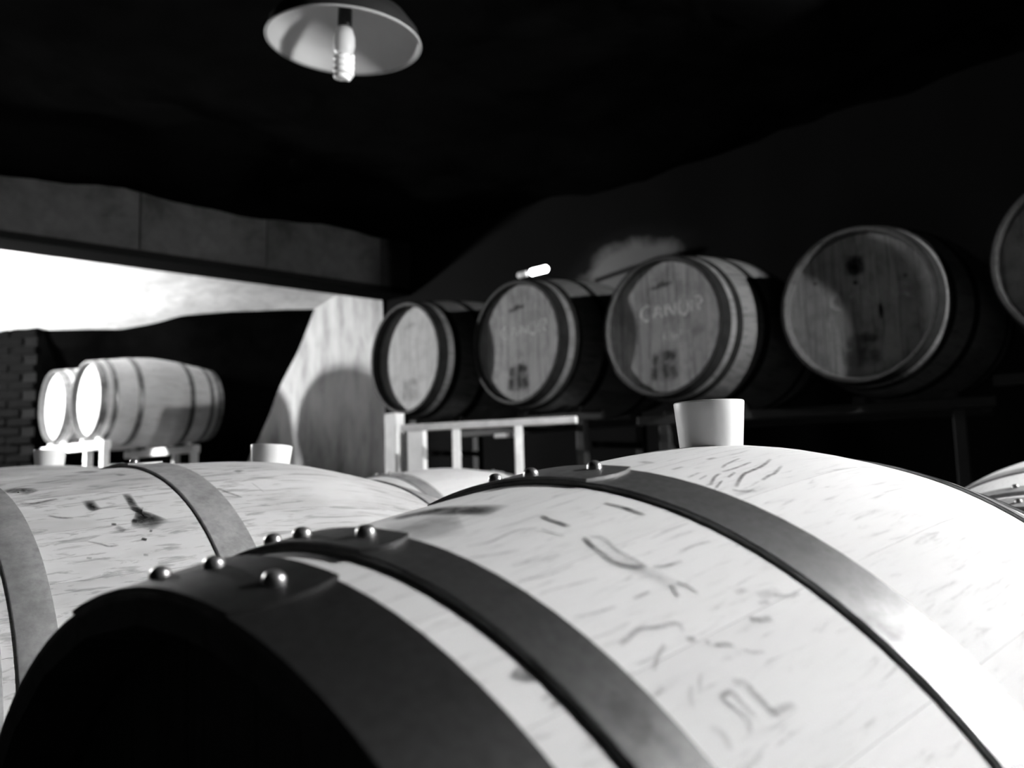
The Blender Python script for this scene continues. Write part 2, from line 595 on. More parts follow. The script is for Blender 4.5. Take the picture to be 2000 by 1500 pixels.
# near bay ceiling: everything on the camera's side of the lintel, rough and dark
B0 = Vector((-3.171, 5.1)); B1 = Vector((-1.052, 6.9))
bd = (B1 - B0).normalized(); bn = Vector((-bd.y, bd.x))      # bn points into the far bay
def ceil_near(u, v):
    s = -9 + 14.0 * u; t = -12 + 11.85 * v
    p = B0 + bd * s + bn * t
    return (p.x, p.y, ZC + rough((p.x, p.y, 3), 0.07, 1.1) + rough((p.x, p.y, 8), 0.03, 3.1))
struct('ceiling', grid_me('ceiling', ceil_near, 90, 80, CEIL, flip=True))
def far_z(t): return ZF + 0.08 - 0.17 * max(0, t - 0.1)
def ceil_far(u, v):
    s = -9 + 14.0 * u; t = -0.1 + 8.7 * v
    p = B0 + bd * s + bn * t
    return (p.x, p.y, far_z(t) + rough((p.x, p.y, 4), 0.012, 1.0))
fc = struct('ceiling_far', grid_me('ceiling_far', ceil_far, 60, 60, LIME, flip=True))

# lintel between the bays: rendered blocks over an added dark strip, painted shade
lint = bpy.data.objects.new('trim_1', None); col.objects.link(lint); lint['kind'] = 'structure'
lint.location = (B0.x - 0.27 * bn.x, B0.y - 0.27 * bn.y, EYE + 1.5)
ang = math.atan2(bd.y, bd.x)
lint.rotation_euler = (0, 0, ang)
s0 = -5.0
k = 0
while s0 < 3.0:
    L_ = (0.93, 1.02, 0.88, 0.97)[k % 4]
    me = box_me('lintel_block', L_ - 0.006, 0.26, 0.46, BLOCK, 0.006)
    o = obj('lintel_block', me, lint, (s0 + L_ / 2, 0.13 + (0.004 if k % 2 else 0.0), 0.04 + 0.23))
    s0 += L_; k += 1
o = obj('underside_strip', box_me('underside_strip', 8.2, 0.30, 0.05, UNDER_SHADE, 0.004), lint, (-0.95, 0.135, 0.02))

# back wall of the near bay, and the limewashed wall beyond the lintel with its slanting broken edge
wb = [(4.2, 2.1), (2.5, 3.75), (1.2, 4.95), (0.0, 6.02), (-1.052, 6.93)]
def poly(pts, u):
    u *= len(pts) - 1
    i = min(int(u), len(pts) - 2); t = u - i
    return Vector(pts[i]).lerp(Vector(pts[i + 1]), t)
def wall_back(u, v):
    p = poly(wb, u); z = v * (ZC + 0.1)
    d = rough((p.x, p.y, z), 0.05, 1.3)
    return (p.x + 0.7 * d, p.y + 0.7 * d, z)
def light_patch_mat():  # pool of light above the upper barrels, painted into the wall colour
    m, nt, bs = new_mat('dark_stone_with_painted_light')
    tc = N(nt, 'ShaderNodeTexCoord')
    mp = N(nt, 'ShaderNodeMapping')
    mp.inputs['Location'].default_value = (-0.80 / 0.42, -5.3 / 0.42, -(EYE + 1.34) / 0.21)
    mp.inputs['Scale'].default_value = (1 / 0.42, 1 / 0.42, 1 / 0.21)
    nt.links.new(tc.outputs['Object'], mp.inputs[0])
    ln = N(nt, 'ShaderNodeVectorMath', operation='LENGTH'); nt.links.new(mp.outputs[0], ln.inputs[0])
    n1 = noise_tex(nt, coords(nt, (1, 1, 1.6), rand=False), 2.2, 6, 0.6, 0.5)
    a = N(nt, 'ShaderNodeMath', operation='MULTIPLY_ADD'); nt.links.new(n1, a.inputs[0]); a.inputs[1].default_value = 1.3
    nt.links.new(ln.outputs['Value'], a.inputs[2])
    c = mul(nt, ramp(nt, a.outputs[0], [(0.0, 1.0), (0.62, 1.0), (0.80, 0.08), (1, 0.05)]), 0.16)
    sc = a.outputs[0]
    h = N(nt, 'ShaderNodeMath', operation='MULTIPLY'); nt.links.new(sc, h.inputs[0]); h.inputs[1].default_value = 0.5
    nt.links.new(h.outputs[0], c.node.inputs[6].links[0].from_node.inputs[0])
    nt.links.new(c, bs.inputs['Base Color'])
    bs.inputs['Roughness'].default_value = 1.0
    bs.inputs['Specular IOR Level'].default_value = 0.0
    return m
struct('wall_back', grid_me('wall_back', wall_back, 60, 24, light_patch_mat()))
wd = Vector((-0.735, 0.678))
def edge_s(z):            # length of the far wall along the row at height z
    h = z - EYE
    return 1.20 + max(0, 1.62 - h) * 1.27 if h > 0.5 else 2.62 + (0.5 - h) * 0.3
def wall_far(u, v):
    z = v * (ZF + 0.06)
    s = u * (edge_s(z) + rough((z, 2, 7), 0.13, 2.2))
    p = Vector((-1.052, 6.9)) + wd * s
    d = rough((p.x * 1.1, p.y, z), 0.04, 1.5) * (1 - u ** 6)
    return (p.x + 0.7 * d, p.y + 0.7 * d, z)
struct('wall_far', grid_me('wall_far', wall_far, 60, 30, LIMEW))
def wall_ret(u, v):       # the broken end of that wall turning into the dark tunnel
    z = v * (ZF + 0.06)
    p = Vector((-1.052, 6.9)) + wd * (edge_s(z) + rough((z, 2, 7), 0.13, 2.2)) + Vector((0.3, 1.0)) * (u * 3.5)
    return (p.x, p.y, z)
struct('wall_tunnel', grid_me('wall_tunnel', wall_ret, 14, 30, DARK_STONE))
BLACK_SHEET = stone_mat('shade_black_sheet', 0.002, lo=0.4, scale=1.3)  # near-black colour stands in for the unlit depth of the far bay
# plan of the black sheet along its top edge
wt = [(-1.678, 7.599), (-2.025, 7.485), (-2.486, 7.335), (-2.91, 7.257), (-3.221, 7.353), (-3.516, 7.401), (-3.971, 7.227), (-4.1, 7.16)]
def wall_shade(u, v):      # black sheet for the far bay's darkness, leaning back towards its foot
    p = poly(wt, u)
    t = (Vector((p.x, p.y)) - B0).dot(bn)
    z = v * (far_z(t) + 0.05)
    return (p.x, p.y + (1 - v) * 1.9 , z)
struct('wall_shade', grid_me('wall_shade', wall_shade, 48, 12, BLACK_SHEET))
struct('wall_end', mesh('wall_end', [(-9.5, 12.6, 0), (1.5, 12.6, 0), (1.5, 12.6, 3), (-9.5, 12.6, 3)], [(0, 1, 2, 3)], DARK_STONE))
struct('wall_left', mesh('wall_left', [(-9.4, -3.2, 0), (-9.4, 12.8, 0), (-9.4, 12.8, 3.2), (-9.4, -3.2, 3.2)], [(0, 1, 2, 3)], DARK_STONE))
struct('wall_front', mesh('wall_front', [(-9.5, -3.1, 0), (4.2, -3.1, 0), (4.2, -3.1, 3.2), (-9.5, -3.1, 3.2)], [(0, 1, 2, 3)], DARK_STONE))

# brick pier at the far left
BX0, BX1, BY = -6.0, -4.08, 7.12
pier = obj('wall_brick', box_me('wall_brick', BX1 - BX0, 0.5, ZF + 0.05, DARK_STONE, 0), None, ((BX0 + BX1) / 2, BY + 0.262, (ZF + 0.05) / 2))
pier['kind'] = 'structure'
bk = [box_me('brick', 0.215, 0.10, 0.065, BRICKM, 0.006, seg=1) for _ in range(1)]
row_h = 0.077
for r in range(26):
    z = EYE - 0.35 + r * row_h
    if z > ZF - 0.05: break
    x = BX1 - 0.108 - (0.1135 if r % 2 else 0.0)
    while x > -4.95:
        o = obj('brick', bk[0], pier, (x - pier.location.x + random.uniform(-.003, .003), -0.262 + 0.03 + random.uniform(-.008, .006), z - pier.location.z), (0, 0, random.uniform(-.02, .02)))
        x -= 0.227

# unseen pier added to block the pendant's light from the last upper barrel
pr_ = obj('wall_blocker_pier', box_me('wall_blocker_pier', 0.5, 0.45, ZC + 0.1, DARK_STONE, 0.02), None, (2.565, 2.03, (ZC + 0.1) / 2))
pr_['kind'] = 'structure'

# right wall with the open doorway the daylight comes through
DW, DH = DOOR_W + 0.1, DOOR_C.z + DOOR_H / 2 + 0.05
dy0, dy1 = DOOR_C.y - DW / 2, DOOR_C.y + DW / 2
V = []; Fc = []
def quad(a, b, c, d):
    n = len(V); V.extend([a, b, c, d]); Fc.append((n, n + 1, n + 2, n + 3))
quad((X_R, -3.2, 0), (X_R, dy0, 0), (X_R, dy0, 3.2), (X_R, -3.2, 3.2))
quad((X_R, dy1, 0), (X_R, 2.6, 0), (X_R, 2.6, 3.2), (X_R, dy1, 3.2))
quad((X_R, dy0, DH), (X_R, dy1, DH), (X_R, dy1, 3.2), (X_R, dy0, 3.2))
struct('wall_right', mesh('wall_right', V, Fc, DARK_STONE, smooth=False))
dr = bpy.data.objects.new('door_1', None); col.objects.link(dr); dr['kind'] = 'structure'; dr.location = (X_R, DOOR_C.y, 0)
FRM = wood_mat('door_frame_wood', 0.12)
for s in (-1, 1):
    obj('jamb', box_me('jamb', 0.14, 0.06, DH, FRM, 0.004), dr, (0.03, s * (DW / 2 + 0.0), DH / 2))
obj('door_head', box_me('door_head', 0.14, DW + 0.06, 0.06, FRM, 0.004), dr, (0.03, 0, DH))
obj('threshold', box_me('threshold', 0.3, DW, 0.03, FLOOR, 0.004), dr, (0.1, 0, 0.012))

# ------------------------------------------------------------------ barrels
YAW = 0.7515
MARKS_A=[
('pencil_mark',0.0023,0.45,[(-0.3576,-0.5346),(-0.3504,-0.5304),(-0.3408,-0.5261),(-0.3337,-0.5346),(-0.3217,-0.543),(-0.3241,-0.56)]),
('pencil_mark',0.00171,0.45,[(-0.3384,-0.5642),(-0.3456,-0.5726),(-0.3552,-0.5895)]),
('pencil_mark',0.00168,0.3,[(-0.3361,-0.6234),(-0.3408,-0.6318),(-0.3456,-0.6445)]),
('pencil_mark',0.00221,0.5,[(-0.3408,-0.7164),(-0.3361,-0.7037),(-0.3361,-0.691),(-0.3384,-0.6656),(-0.3337,-0.6614),(-0.3313,-0.6656),(-0.3313,-0.6868),(-0.3313,-0.7037)]),
('pencil_mark',0.0033,0.45,[(-0.3265,-0.6529),(-0.3217,-0.6614),(-0.3217,-0.6783),(-0.3217,-0.6952),(-0.3217,-0.7121),(-0.3169,-0.7121),(-0.3074,-0.7164)]),
('pencil_mark',0.00337,0.5,[(-0.2834,-0.5853),(-0.281,-0.5938),(-0.2715,-0.6022)]),
('pencil_mark',0.0023,0.6,[(-0.3169,-0.598),(-0.3121,-0.6022),(-0.3074,-0.6107)]),
('pencil_mark',0.00297,0.5,[(-0.3265,-0.5726),(-0.3217,-0.5769)]),
('pencil_mark',0.00183,0.4,[(-0.3169,-0.5853),(-0.3193,-0.5938)]),
('pencil_mark',0.00231,0.4,[(-0.2547,-0.5726),(-0.2452,-0.5853),(-0.238,-0.5853)]),
('pencil_mark',0.00327,0.3,[(-0.2739,-0.5388),(-0.2643,-0.543)]),
('pencil_mark',0.00456,0.25,[(-0.2643,-0.56),(-0.2476,-0.5684)]),
('pencil_mark',0.00223,0.35,[(-0.2691,-0.5726),(-0.2619,-0.5769)]),
('pencil_mark',0.00183,0.3,[(-0.305,-0.6234),(-0.3026,-0.6318),(-0.2954,-0.6403)]),
('pencil_mark',0.00284,0.3,[(-0.3552,-0.6868),(-0.3528,-0.6952),(-0.3528,-0.7079),(-0.3552,-0.7206)]),
('pencil_mark',0.0021,0.25,[(-0.3552,-0.6572),(-0.3504,-0.6403),(-0.3456,-0.6318)]),
('pencil_mark',0.00187,0.35,[(-0.3648,-0.6191),(-0.3576,-0.6149)]),
('pencil_mark',0.00415,0.3,[(-0.3791,-0.6699),(-0.3767,-0.6741),(-0.3743,-0.6783)]),
('wood_crack',0.00256,0.9,[(-0.293,-0.1922),(-0.2954,-0.2176),(-0.2954,-0.2429),(-0.2954,-0.2641)]),
('wood_crack',0.00174,0.5,[(-0.3097,-0.2387),(-0.3097,-0.2598),(-0.3074,-0.2852)]),
('wood_crack',0.00293,0.9,[(-0.2499,-0.2218),(-0.2476,-0.2598),(-0.2476,-0.281),(-0.2476,-0.3063)]),
('wood_crack',0.00251,0.85,[(-0.3002,-0.3063),(-0.305,-0.3359),(-0.3074,-0.3655)]),
('wood_crack',0.00373,0.5,[(-0.3074,-0.3613),(-0.3097,-0.3909),(-0.305,-0.4162),(-0.2978,-0.4247)]),
('wood_crack',0.00237,0.35,[(-0.2978,-0.3106),(-0.293,-0.3275),(-0.2978,-0.3655),(-0.2978,-0.3909),(-0.2978,-0.4289)]),
('wood_crack',0.00805,0.2,[(-0.305,-0.3613),(-0.305,-0.3993),(-0.3026,-0.4289),(-0.3002,-0.4627),(-0.3002,-0.4923)]),
('wood_crack',0.00195,0.6,[(-0.2954,-0.4796),(-0.293,-0.4923),(-0.293,-0.5135)]),
('wood_crack',0.00224,0.5,[(-0.3002,-0.4796),(-0.3026,-0.4923),(-0.305,-0.505)]),
('wood_crack',0.00182,0.45,[(-0.2954,-0.4331),(-0.2882,-0.4416),(-0.2763,-0.4458)]),
('wood_crack',0.00156,0.4,[(-0.3265,-0.4754),(-0.3145,-0.4754)]),
('wood_crack',0.00136,0.3,[(-0.3624,-0.4627),(-0.3504,-0.4712),(-0.3384,-0.4754)]),
('wood_crack',0.00152,0.35,[(-0.2691,-0.4247),(-0.2547,-0.4247),(-0.2428,-0.4289)]),
('wood_crack',0.00185,0.3,[(-0.3648,-0.2514),(-0.3528,-0.2683),(-0.3384,-0.281)]),
('wood_crack',0.00165,0.3,[(-0.3552,-0.2133),(-0.3432,-0.226),(-0.3217,-0.2176),(-0.3097,-0.2345)]),
('wood_crack',0.00148,0.3,[(-0.3552,-0.3148),(-0.3408,-0.3232),(-0.3265,-0.3317)]),
('wood_crack',0.00136,0.25,[(-0.3624,-0.3528),(-0.348,-0.3655),(-0.3289,-0.3655)]),
('wood_crack',0.00117,0.25,[(-0.3624,-0.3951),(-0.3456,-0.4036),(-0.3289,-0.412)]),
('wood_crack',0.00219,0.6,[(-0.061,-0.2429),(-0.0873,-0.2641),(-0.1088,-0.2725),(-0.1208,-0.2768),(-0.1375,-0.2937),(-0.1543,-0.3148)]),
('wood_crack',0.00201,0.5,[(-0.073,-0.2852),(-0.0969,-0.3063),(-0.1088,-0.3106),(-0.1232,-0.319)]),
('wood_crack',0.00187,0.5,[(-0.1351,-0.2472),(-0.1471,-0.2556),(-0.1662,-0.281)]),
('wood_crack',0.00143,0.5,[(-0.1495,-0.2768),(-0.1615,-0.2894),(-0.1686,-0.2979)]),
('wood_crack',0.00173,0.45,[(-0.1232,-0.2598),(-0.1399,-0.2725)]),
('wood_crack',0.0031,0.4,[(-0.1615,-0.319),(-0.1567,-0.3359),(-0.1471,-0.3444)]),
('wood_crack',0.00192,0.45,[(-0.0849,-0.2345),(-0.1136,-0.2429),(-0.1304,-0.2429)]),
('wood_crack',0.0019,0.4,[(-0.0801,-0.2007),(-0.1064,-0.2133),(-0.1208,-0.226)]),
('wood_crack',0.00306,0.4,[(-0.0921,-0.1626),(-0.104,-0.1626)]),
('wood_crack',0.00177,0.4,[(-0.1447,-0.2176),(-0.1638,-0.226)]),
('wood_crack',0.00152,0.4,[(-0.1471,-0.2387),(-0.1615,-0.2472)]),
('wood_crack',0.00275,0.4,[(-0.1375,-0.1669),(-0.1519,-0.1669)]),
('wood_crack',0.01229,0.35,[(-0.1327,-0.0781),(-0.1399,-0.0696)]),
('dark_stain',0.0223,0.8,[(-0.3289,0.0699),(-0.3121,0.0445),(-0.3074,-0.0358),(-0.3026,-0.0739),(-0.3002,-0.1119)]),
('dark_stain',0.05,0.28,[(-0.36,-0.04),(-0.3432,-0.0696),(-0.3265,-0.1034)]),
('dark_stain',0.00764,0.6,[(-0.4078,-0.5008),(-0.4054,-0.5135),(-0.4006,-0.5219)]),
('dark_stain',0.00207,0.4,[(-0.4078,-0.5557),(-0.403,-0.5557)]),
('dark_stain',0.00203,0.4,[(-0.4078,-0.5684),(-0.4006,-0.5684)]),
]
MARKS_B=[
('dark_knot',0.00696,0.85,[(-0.2745,-0.4247),(-0.2769,-0.4923),(-0.2769,-0.5557)]),
('dark_knot',0.0298,0.7,[(-0.2839,-0.5769),(-0.2745,-0.5895),(-0.2651,-0.5684)]),
('dark_knot',0.00928,0.7,[(-0.3169,-0.4416),(-0.3169,-0.4923),(-0.3145,-0.5177)]),
('dark_knot',0.00402,0.7,[(-0.2886,-0.6952),(-0.2839,-0.7037)]),
('dark_knot',0.00346,0.7,[(-0.2769,-0.6614),(-0.2745,-0.6656)]),
('dark_knot',0.00292,0.6,[(-0.3452,-0.7502),(-0.3405,-0.7544)]),
('dark_knot',0.00294,0.6,[(-0.2933,-0.7671),(-0.2886,-0.7713)]),
('dark_knot',0.00472,0.6,[(-0.2886,-0.598),(-0.2839,-0.6065)]),
('dark_knot',0.00374,0.5,[(-0.3098,-0.6065),(-0.3051,-0.6107)]),
('wood_crack',0.01499,0.7,[(-0.3805,-0.2894),(-0.3664,-0.2852),(-0.357,-0.3275)]),
('wood_crack',0.00375,0.5,[(-0.3782,-0.4078),(-0.3664,-0.4205),(-0.3522,-0.412),(-0.3428,-0.4078)]),
('wood_crack',0.00296,0.5,[(-0.3617,-0.5135),(-0.3522,-0.5346),(-0.3405,-0.5473)]),
('wood_crack',0.01508,0.5,[(-0.2792,-0.057),(-0.2721,-0.1415)]),
('wood_crack',0.00734,0.4,[(-0.2556,-0.2049),(-0.2533,-0.2429)]),
('wood_crack',0.01325,0.5,[(-0.1166,-0.2768),(-0.1119,-0.3021)]),
('wood_crack',0.00366,0.5,[(-0.1708,-0.4458),(-0.1638,-0.4839),(-0.152,-0.5261)]),
('wood_crack',0.00224,0.4,[(-0.3381,-0.6783),(-0.3287,-0.6952),(-0.3216,-0.7121),(-0.3122,-0.7121)]),
('wood_crack',0.002,0.3,[(-0.1213,-0.4205),(-0.119,-0.5008)]),
('wood_crack',0.00632,0.35,[(-0.3075,-0.6234),(-0.3004,-0.6487)]),
]

ENDS_A = {('b', -1): (-0.123, 0.34, [(0.70, -0.0654), (0.10, 0.03), (0.6, 0.20)]),
          ('q', -1): (-0.128, 0.36, [(0.6, -0.0654), (0.37, 0.0868), (0.6, 0.22)]),
          ('h', -1): (-0.198, 0.36, [(0.56, -0.150), (0.60, 0.0403), (0.30, 0.118)]),
          ('b', 1): (0.5, 0.85, [(0.5, 0.58)]), ('q', 1): (0.5, 0.85, [(0.5, 0.58)]), ('h', 1): (0.5, 0.85, [(0.5, 0.58)])}
ENDS_B = {('b', -1): (-0.05, 0.35, [(0.35, 0.0), (0.6, 0.16)]), ('q', -1): (0.1, 0.45, [(0.5, 0.18)]), ('h', -1): (0.1, 0.45, [(0.5, 0.18)]),
          ('b', 1): (0.3, 0.6, [(0.5, 0.4)]), ('q', 1): (0.3, 0.6, [(0.5, 0.4)]), ('h', 1): (0.3, 0.6, [(0.5, 0.4)])}
ENDS_E = {('b', -1): (-0.4, 0.1, [(0.5, -0.3)]), ('q', -1): (-0.35, 0.30, [(0.75, 0.124), (0.5, -0.25)]), ('h', -1): (-0.35, 0.30, [(0.44, 0.056), (0.5, -0.25)])}
ENDS_C = {('b', -1): (-0.1, 0.3, [(0.5, -0.02), (0.5, 0.15)]), ('b', 1): (-0.1, 0.3, [(0.5, -0.02)])}

A_C = at(0.17401, 0.72602, -0.32772)
B_C = at(-0.376, 1.216, -0.319)
axd = Vector((math.sin(YAW), math.cos(YAW), 0)); rowd = Vector((-math.cos(YAW), math.sin(YAW), 0))
D_C = at(-0.966, 1.75, -0.300)
C_C = at(-0.205, 2.42, -0.320)
E_C = at(1.029, 1.507, -0.333)
barrel(S_A, A_C, YAW, 0.02005, WOOD, HEADW_A, {('h', -1): HOOP_SHADE, ('q', -1): HOOP_Q}, spin=0.02, ends=ENDS_A, marks=MARKS_A,
       label='large pale oak barrel filling the foreground with three riveted hoops and pencil marks')
barrel(S_B, B_C, 0.684, -0.081, WOOD_B, HEADW, HOOP_B, spin=0.05, ends=ENDS_B, marks=MARKS_B,
       label='weathered oak barrel with dark knots, just left of the foreground barrel')
barrel(S_S, D_C, YAW - 0.03, 0.0, WOOD_B, HEADW, HOOP_B, spin=0.0,
       label='oak barrel at the left edge mostly hidden behind the knotted barrel')
barrel(S_S, C_C, YAW, 0.0, WOOD, HEADW, HOOP_B, spin=0.06, ends=ENDS_C,
       label='pale barrel top showing between the two nearest barrels')
barrel(S_S, E_C, YAW, 0.04, WOOD, HEADW, HOOP_B, spin=0.03, ends=ENDS_E,
       label='barrel cut off by the right edge, showing two rivets on its hoops')

ADDED_C = tuple(Vector(A_C) - rowd * 0.74 - axd * 0.02)  # unseen barrel added to keep low door light off the foreground flank
barrel(S_S, ADDED_C, YAW, 0.0, WOOD, HEADW, HOOP_B, spin=0.03,
       label='added unseen barrel beyond the right edge, blocking low door light')
def letters(txt, u0, v0, h, w, gap, st, lw):
    G = {'C': [[(1, .85), (.6, 1), (.15, .8), (0, .5), (.15, .2), (.6, 0), (1, .15)]],
         'A': [[(0, 0), (.5, 1)], [(.5, 1), (1, 0)], [(.2, .4), (.8, .4)]],
         'N': [[(0, 0), (0, 1)], [(0, 1), (1, 0)], [(1, 0), (1, 1)]],
         'O': [[(.5, 1), (.05, .75), (.05, .25), (.5, 0), (.95, .25), (.95, .75), (.5, 1)]],
         'R': [[(0, 0), (0, 1)], [(0, 1), (.9, .95), (.9, .55), (0, .5)], [(.4, .5), (1, 0)]],
         'W': [[(0, 1), (.25, 0)], [(.25, 0), (.5, .7)], [(.5, .7), (.75, 0)], [(.75, 0), (1, 1)]],
         '1': [[(.5, 1), (.5, 0)]]}
    out = []
    for i, ch in enumerate(txt):
        for s in G.get(ch, []):
            out.append(('chalk_letter', lw, st, [(u0 + i * (w + gap) + x * w, v0 + y * h) for x, y in s]))
    return out
def brand(st, dy=0.0):
    rnd = random.Random(5)
    o = [('burnt_brand', 0.022, st * 0.8, [(-0.06, 0.165 + dy), (0.0, 0.172 + dy), (0.055, 0.178 + dy)]),
         ('burnt_brand', 0.02, st * 0.6, [(-0.02, 0.178 + dy), (0.02, 0.188 + dy)])]
    o.append(('burnt_brand', 0.15, st * 0.45, [(0.0, -0.10), (0.003, -0.16), (0.0, -0.23)]))
    for (u, v, w, h) in ((-0.045, -0.135, .024, .045), (0.015, -0.122, .03, .035), (0.04, -0.128, .024, .03), (-0.052, -0.19, .03, .055), (0.002, -0.185, .022, .06), (0.043, -0.192, .028, .05)):
        o.append(('burnt_brand', w * 1.5, st * 0.75, [(u + rnd.uniform(-.012, .012), v - h / 2), (u, v), (u + rnd.uniform(-.012, .012), v + h / 2)]))
    return o
HEAD_H = letters('CANOR', -0.105, 0.035, 0.065, 0.045, 0.017, 1.0, 0.024) + letters('1W', -0.02, -0.07, 0.055, 0.05, 0.01, 0.8, 0.02) + brand(0.75)
HEAD_G = letters('CANOR', -0.105, 0.025, 0.06, 0.045, 0.017, 0.8, 0.022) + letters('1W', -0.04, -0.1, 0.05, 0.05, 0.01, 0.28, 0.02) + brand(0.85, -0.01)
HEAD_I = letters('CANOR', -0.105, 0.0, 0.06, 0.045, 0.017, 0.34, 0.022) + [
    ('dark_knot', 0.085, 1.0, [(-0.012, 0.118), (-0.006, 0.158), (-0.002, 0.195)]),
    ('dark_knot', 0.07, 1.0, [(-0.03, 0.135), (-0.005, 0.150), (0.025, 0.155)]),
    ('dark_knot', 0.024, 1.0, [(-0.012, 0.082), (-0.005, 0.098)]),
    ('dark_knot', 0.016, 0.8, [(-0.17, 0.113), (-0.155, 0.115)]), ('dark_knot', 0.016, 1.0, [(0.165, 0.083), (0.18, 0.085)]),
    ('dark_knot', 0.018, 0.9, [(0.077, -0.06), (0.077, -0.02), (0.074, 0.0)])] + brand(0.6, -0.02)[2:]
HEADW_I = wood_mat('darker_head_oak', 0.26, grain=(60, 60, 4), contrast=0.7, blotch=0.6, rand_tone=0.16)  # same head oak with a darker base, used on two upper barrels
HEADW_F = wood_mat('light_head_oak', 0.62, grain=(60, 60, 4), contrast=0.85, blotch=0.8, rand_tone=0.06)
UY = 0.775
def by_head(x, y, z, yaw): return at(x + 0.477 * math.sin(yaw), y + 0.477 * math.cos(yaw), z)
GU = 'barrels on the upper tier along the back wall'
UP = {}
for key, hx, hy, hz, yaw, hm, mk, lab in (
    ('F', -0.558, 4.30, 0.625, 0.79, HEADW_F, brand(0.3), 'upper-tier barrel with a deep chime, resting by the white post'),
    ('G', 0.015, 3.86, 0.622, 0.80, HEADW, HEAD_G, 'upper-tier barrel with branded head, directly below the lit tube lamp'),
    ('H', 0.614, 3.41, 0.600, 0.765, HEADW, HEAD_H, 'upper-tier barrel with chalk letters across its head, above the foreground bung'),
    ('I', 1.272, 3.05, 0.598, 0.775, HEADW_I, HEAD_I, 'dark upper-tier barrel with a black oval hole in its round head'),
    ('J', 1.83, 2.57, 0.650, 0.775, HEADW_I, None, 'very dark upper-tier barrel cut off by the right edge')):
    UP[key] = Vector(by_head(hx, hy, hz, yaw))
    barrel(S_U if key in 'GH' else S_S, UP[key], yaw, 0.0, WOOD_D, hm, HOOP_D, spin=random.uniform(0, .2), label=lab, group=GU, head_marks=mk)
for key, hx, hy, hz, lab in (('K2', -3.176, 6.20, 0.653, 'brightly lit barrel with shiny hoops on the far rack, the nearer of two'),
                             ('K1', -3.70, 6.70, 0.659, 'overexposed barrel head behind the far rack barrel, at far left')):
    UP[key] = Vector(by_head(hx, hy, hz, 0.745))
    barrel(S_S, UP[key], 0.745, 0.0, WOOD_K, HEADW_F, HOOP, spin=random.uniform(0, .2), label=lab, group='barrels on the far rack')

# ------------------------------------------------------------------ bungs
def bung(S, center, yaw, tilt, label, lean=(0, 0), r=0.0298, h=0.038, sink=0.014):
    pr = [(0.0001, -sink), (r * 0.84, -sink), (r * 0.86, -sink + .001)]
    pr += [(r * (0.86 + 0.14 * t / 6), -sink + .001 + (h + sink - .0025) * t / 6) for t in range(1, 7)]
    pr += [(r * 0.995, h - 0.0007), (r * 0.97, h), (r * 0.75, h), (r * 0.72, h - 0.003), (0.0001, h - 0.003)]
    me = lathe_me('barrel_bung', pr, BUNG, 48)
    me.set_sharp_from_angle(angle=math.radians(50))
    rot = Matrix.Rotation(PI / 2 - yaw, 3, 'Z') @ Matrix.Rotation(-tilt, 3, 'Y')
    p = Vector(center) + rot @ Vector((0, 0, RB - 0.0005))
    o = obj('barrel_bung', me, None, p, (rot @ Matrix.Rotation(lean[0], 3, 'X') @ Matrix.Rotation(lean[1], 3, 'Y')).to_euler())
    return tag(o, label, 'bung', 'white silicone bungs')
bung(S_A, A_C, YAW, 0.02, 'large white bung standing in the foreground barrel')
bung(S_B, B_C, 0.684, -0.081, 'white bung in the top of the knotted barrel', h=0.026, sink=0.02)
bung(S_S, D_C, YAW, 0.0, 'white bung at the far left, in front of the white rack legs', h=0.032, sink=0.02)

# ------------------------------------------------------------------ racks
def rack(cs, yaw, z_axis, label, mat, legmat=None, over=(0.36, 0.36), leg_t=0.045, legs=None, group=None, bars=(-0.28, 0.28), rt=0.04):
    """cs: barrel centres on this rack, first to last along the row"""
    a, b = Vector(cs[0]), Vector(cs[-1])
    d = (b - a) if len(cs) > 1 else Vector((-math.cos(yaw), math.sin(yaw), 0))
    d.z = 0; Ln = d.length if len(cs) > 1 else 0.0; d.normalize()
    ax = Vector((d.y, -d.x, 0))
    if ax.dot(Vector((math.sin(yaw), math.cos(yaw), 0))) < 0: ax = -ax
    mid = (a + b) / 2
    zts = {x: z_axis - S_S.r(x) - 0.006 for x in bars}
    zt = min(zts.values())
    root = bpy.data.objects.new('barrel_rack', None); col.objects.link(root)
    root.location = (mid.x, mid.y, 0)
    M = Matrix((ax, d if Vector((0, 0, 1)).cross(ax).dot(d) > 0 else -d, Vector((0, 0, 1)))).transposed()
    root.rotation_euler = M.to_euler()
    sgn = 1 if Vector((0, 0, 1)).cross(ax).dot(d) > 0 else -1
    y0, y1 = -Ln / 2 - over[0], Ln / 2 + over[1]
    tag(root, label, 'rack', group)
    for x in bars:
        obj('rail', box_me('rail', rt, y1 - y0, rt, mat, 0.005), root, (x, sgn * (y0 + y1) / 2, zts[x] - rt / 2))
        for y in (legs or (y0 + 0.12, y1 - 0.12)):
            obj('leg', box_me('leg', leg_t, leg_t, zts[x] - rt, legmat or mat, 0.005), root, (x, sgn * y, (zts[x] - rt) / 2))
    for y in (y0 + 0.12, y1 - 0.12):
        obj('cross_bar', box_me('cross_bar', bars[1] - bars[0], 0.03, 0.03, mat, 0.004), root, ((bars[0] + bars[1]) / 2, sgn * y, zt - rt - 0.10))
    for c in cs:                                       # cradle stops that keep each barrel from rolling
        t = (Vector(c) - mid).dot(d)
        for x in bars:
            for s in (-1, 1):
                obj('cradle_stop', box_me('cradle_stop', 0.035, 0.05, 0.03, mat, 0.004), root, (x, sgn * t + s * 0.155, zts[x] + 0.012))
    return root
fg = rack([UP['G'], UP['F']], 0.79, EYE + 0.612, 'grey rail rack carrying the two upper barrels nearest the white post', RACK_D, over=(0.30, 0.30), bars=(-0.30, 0.25))
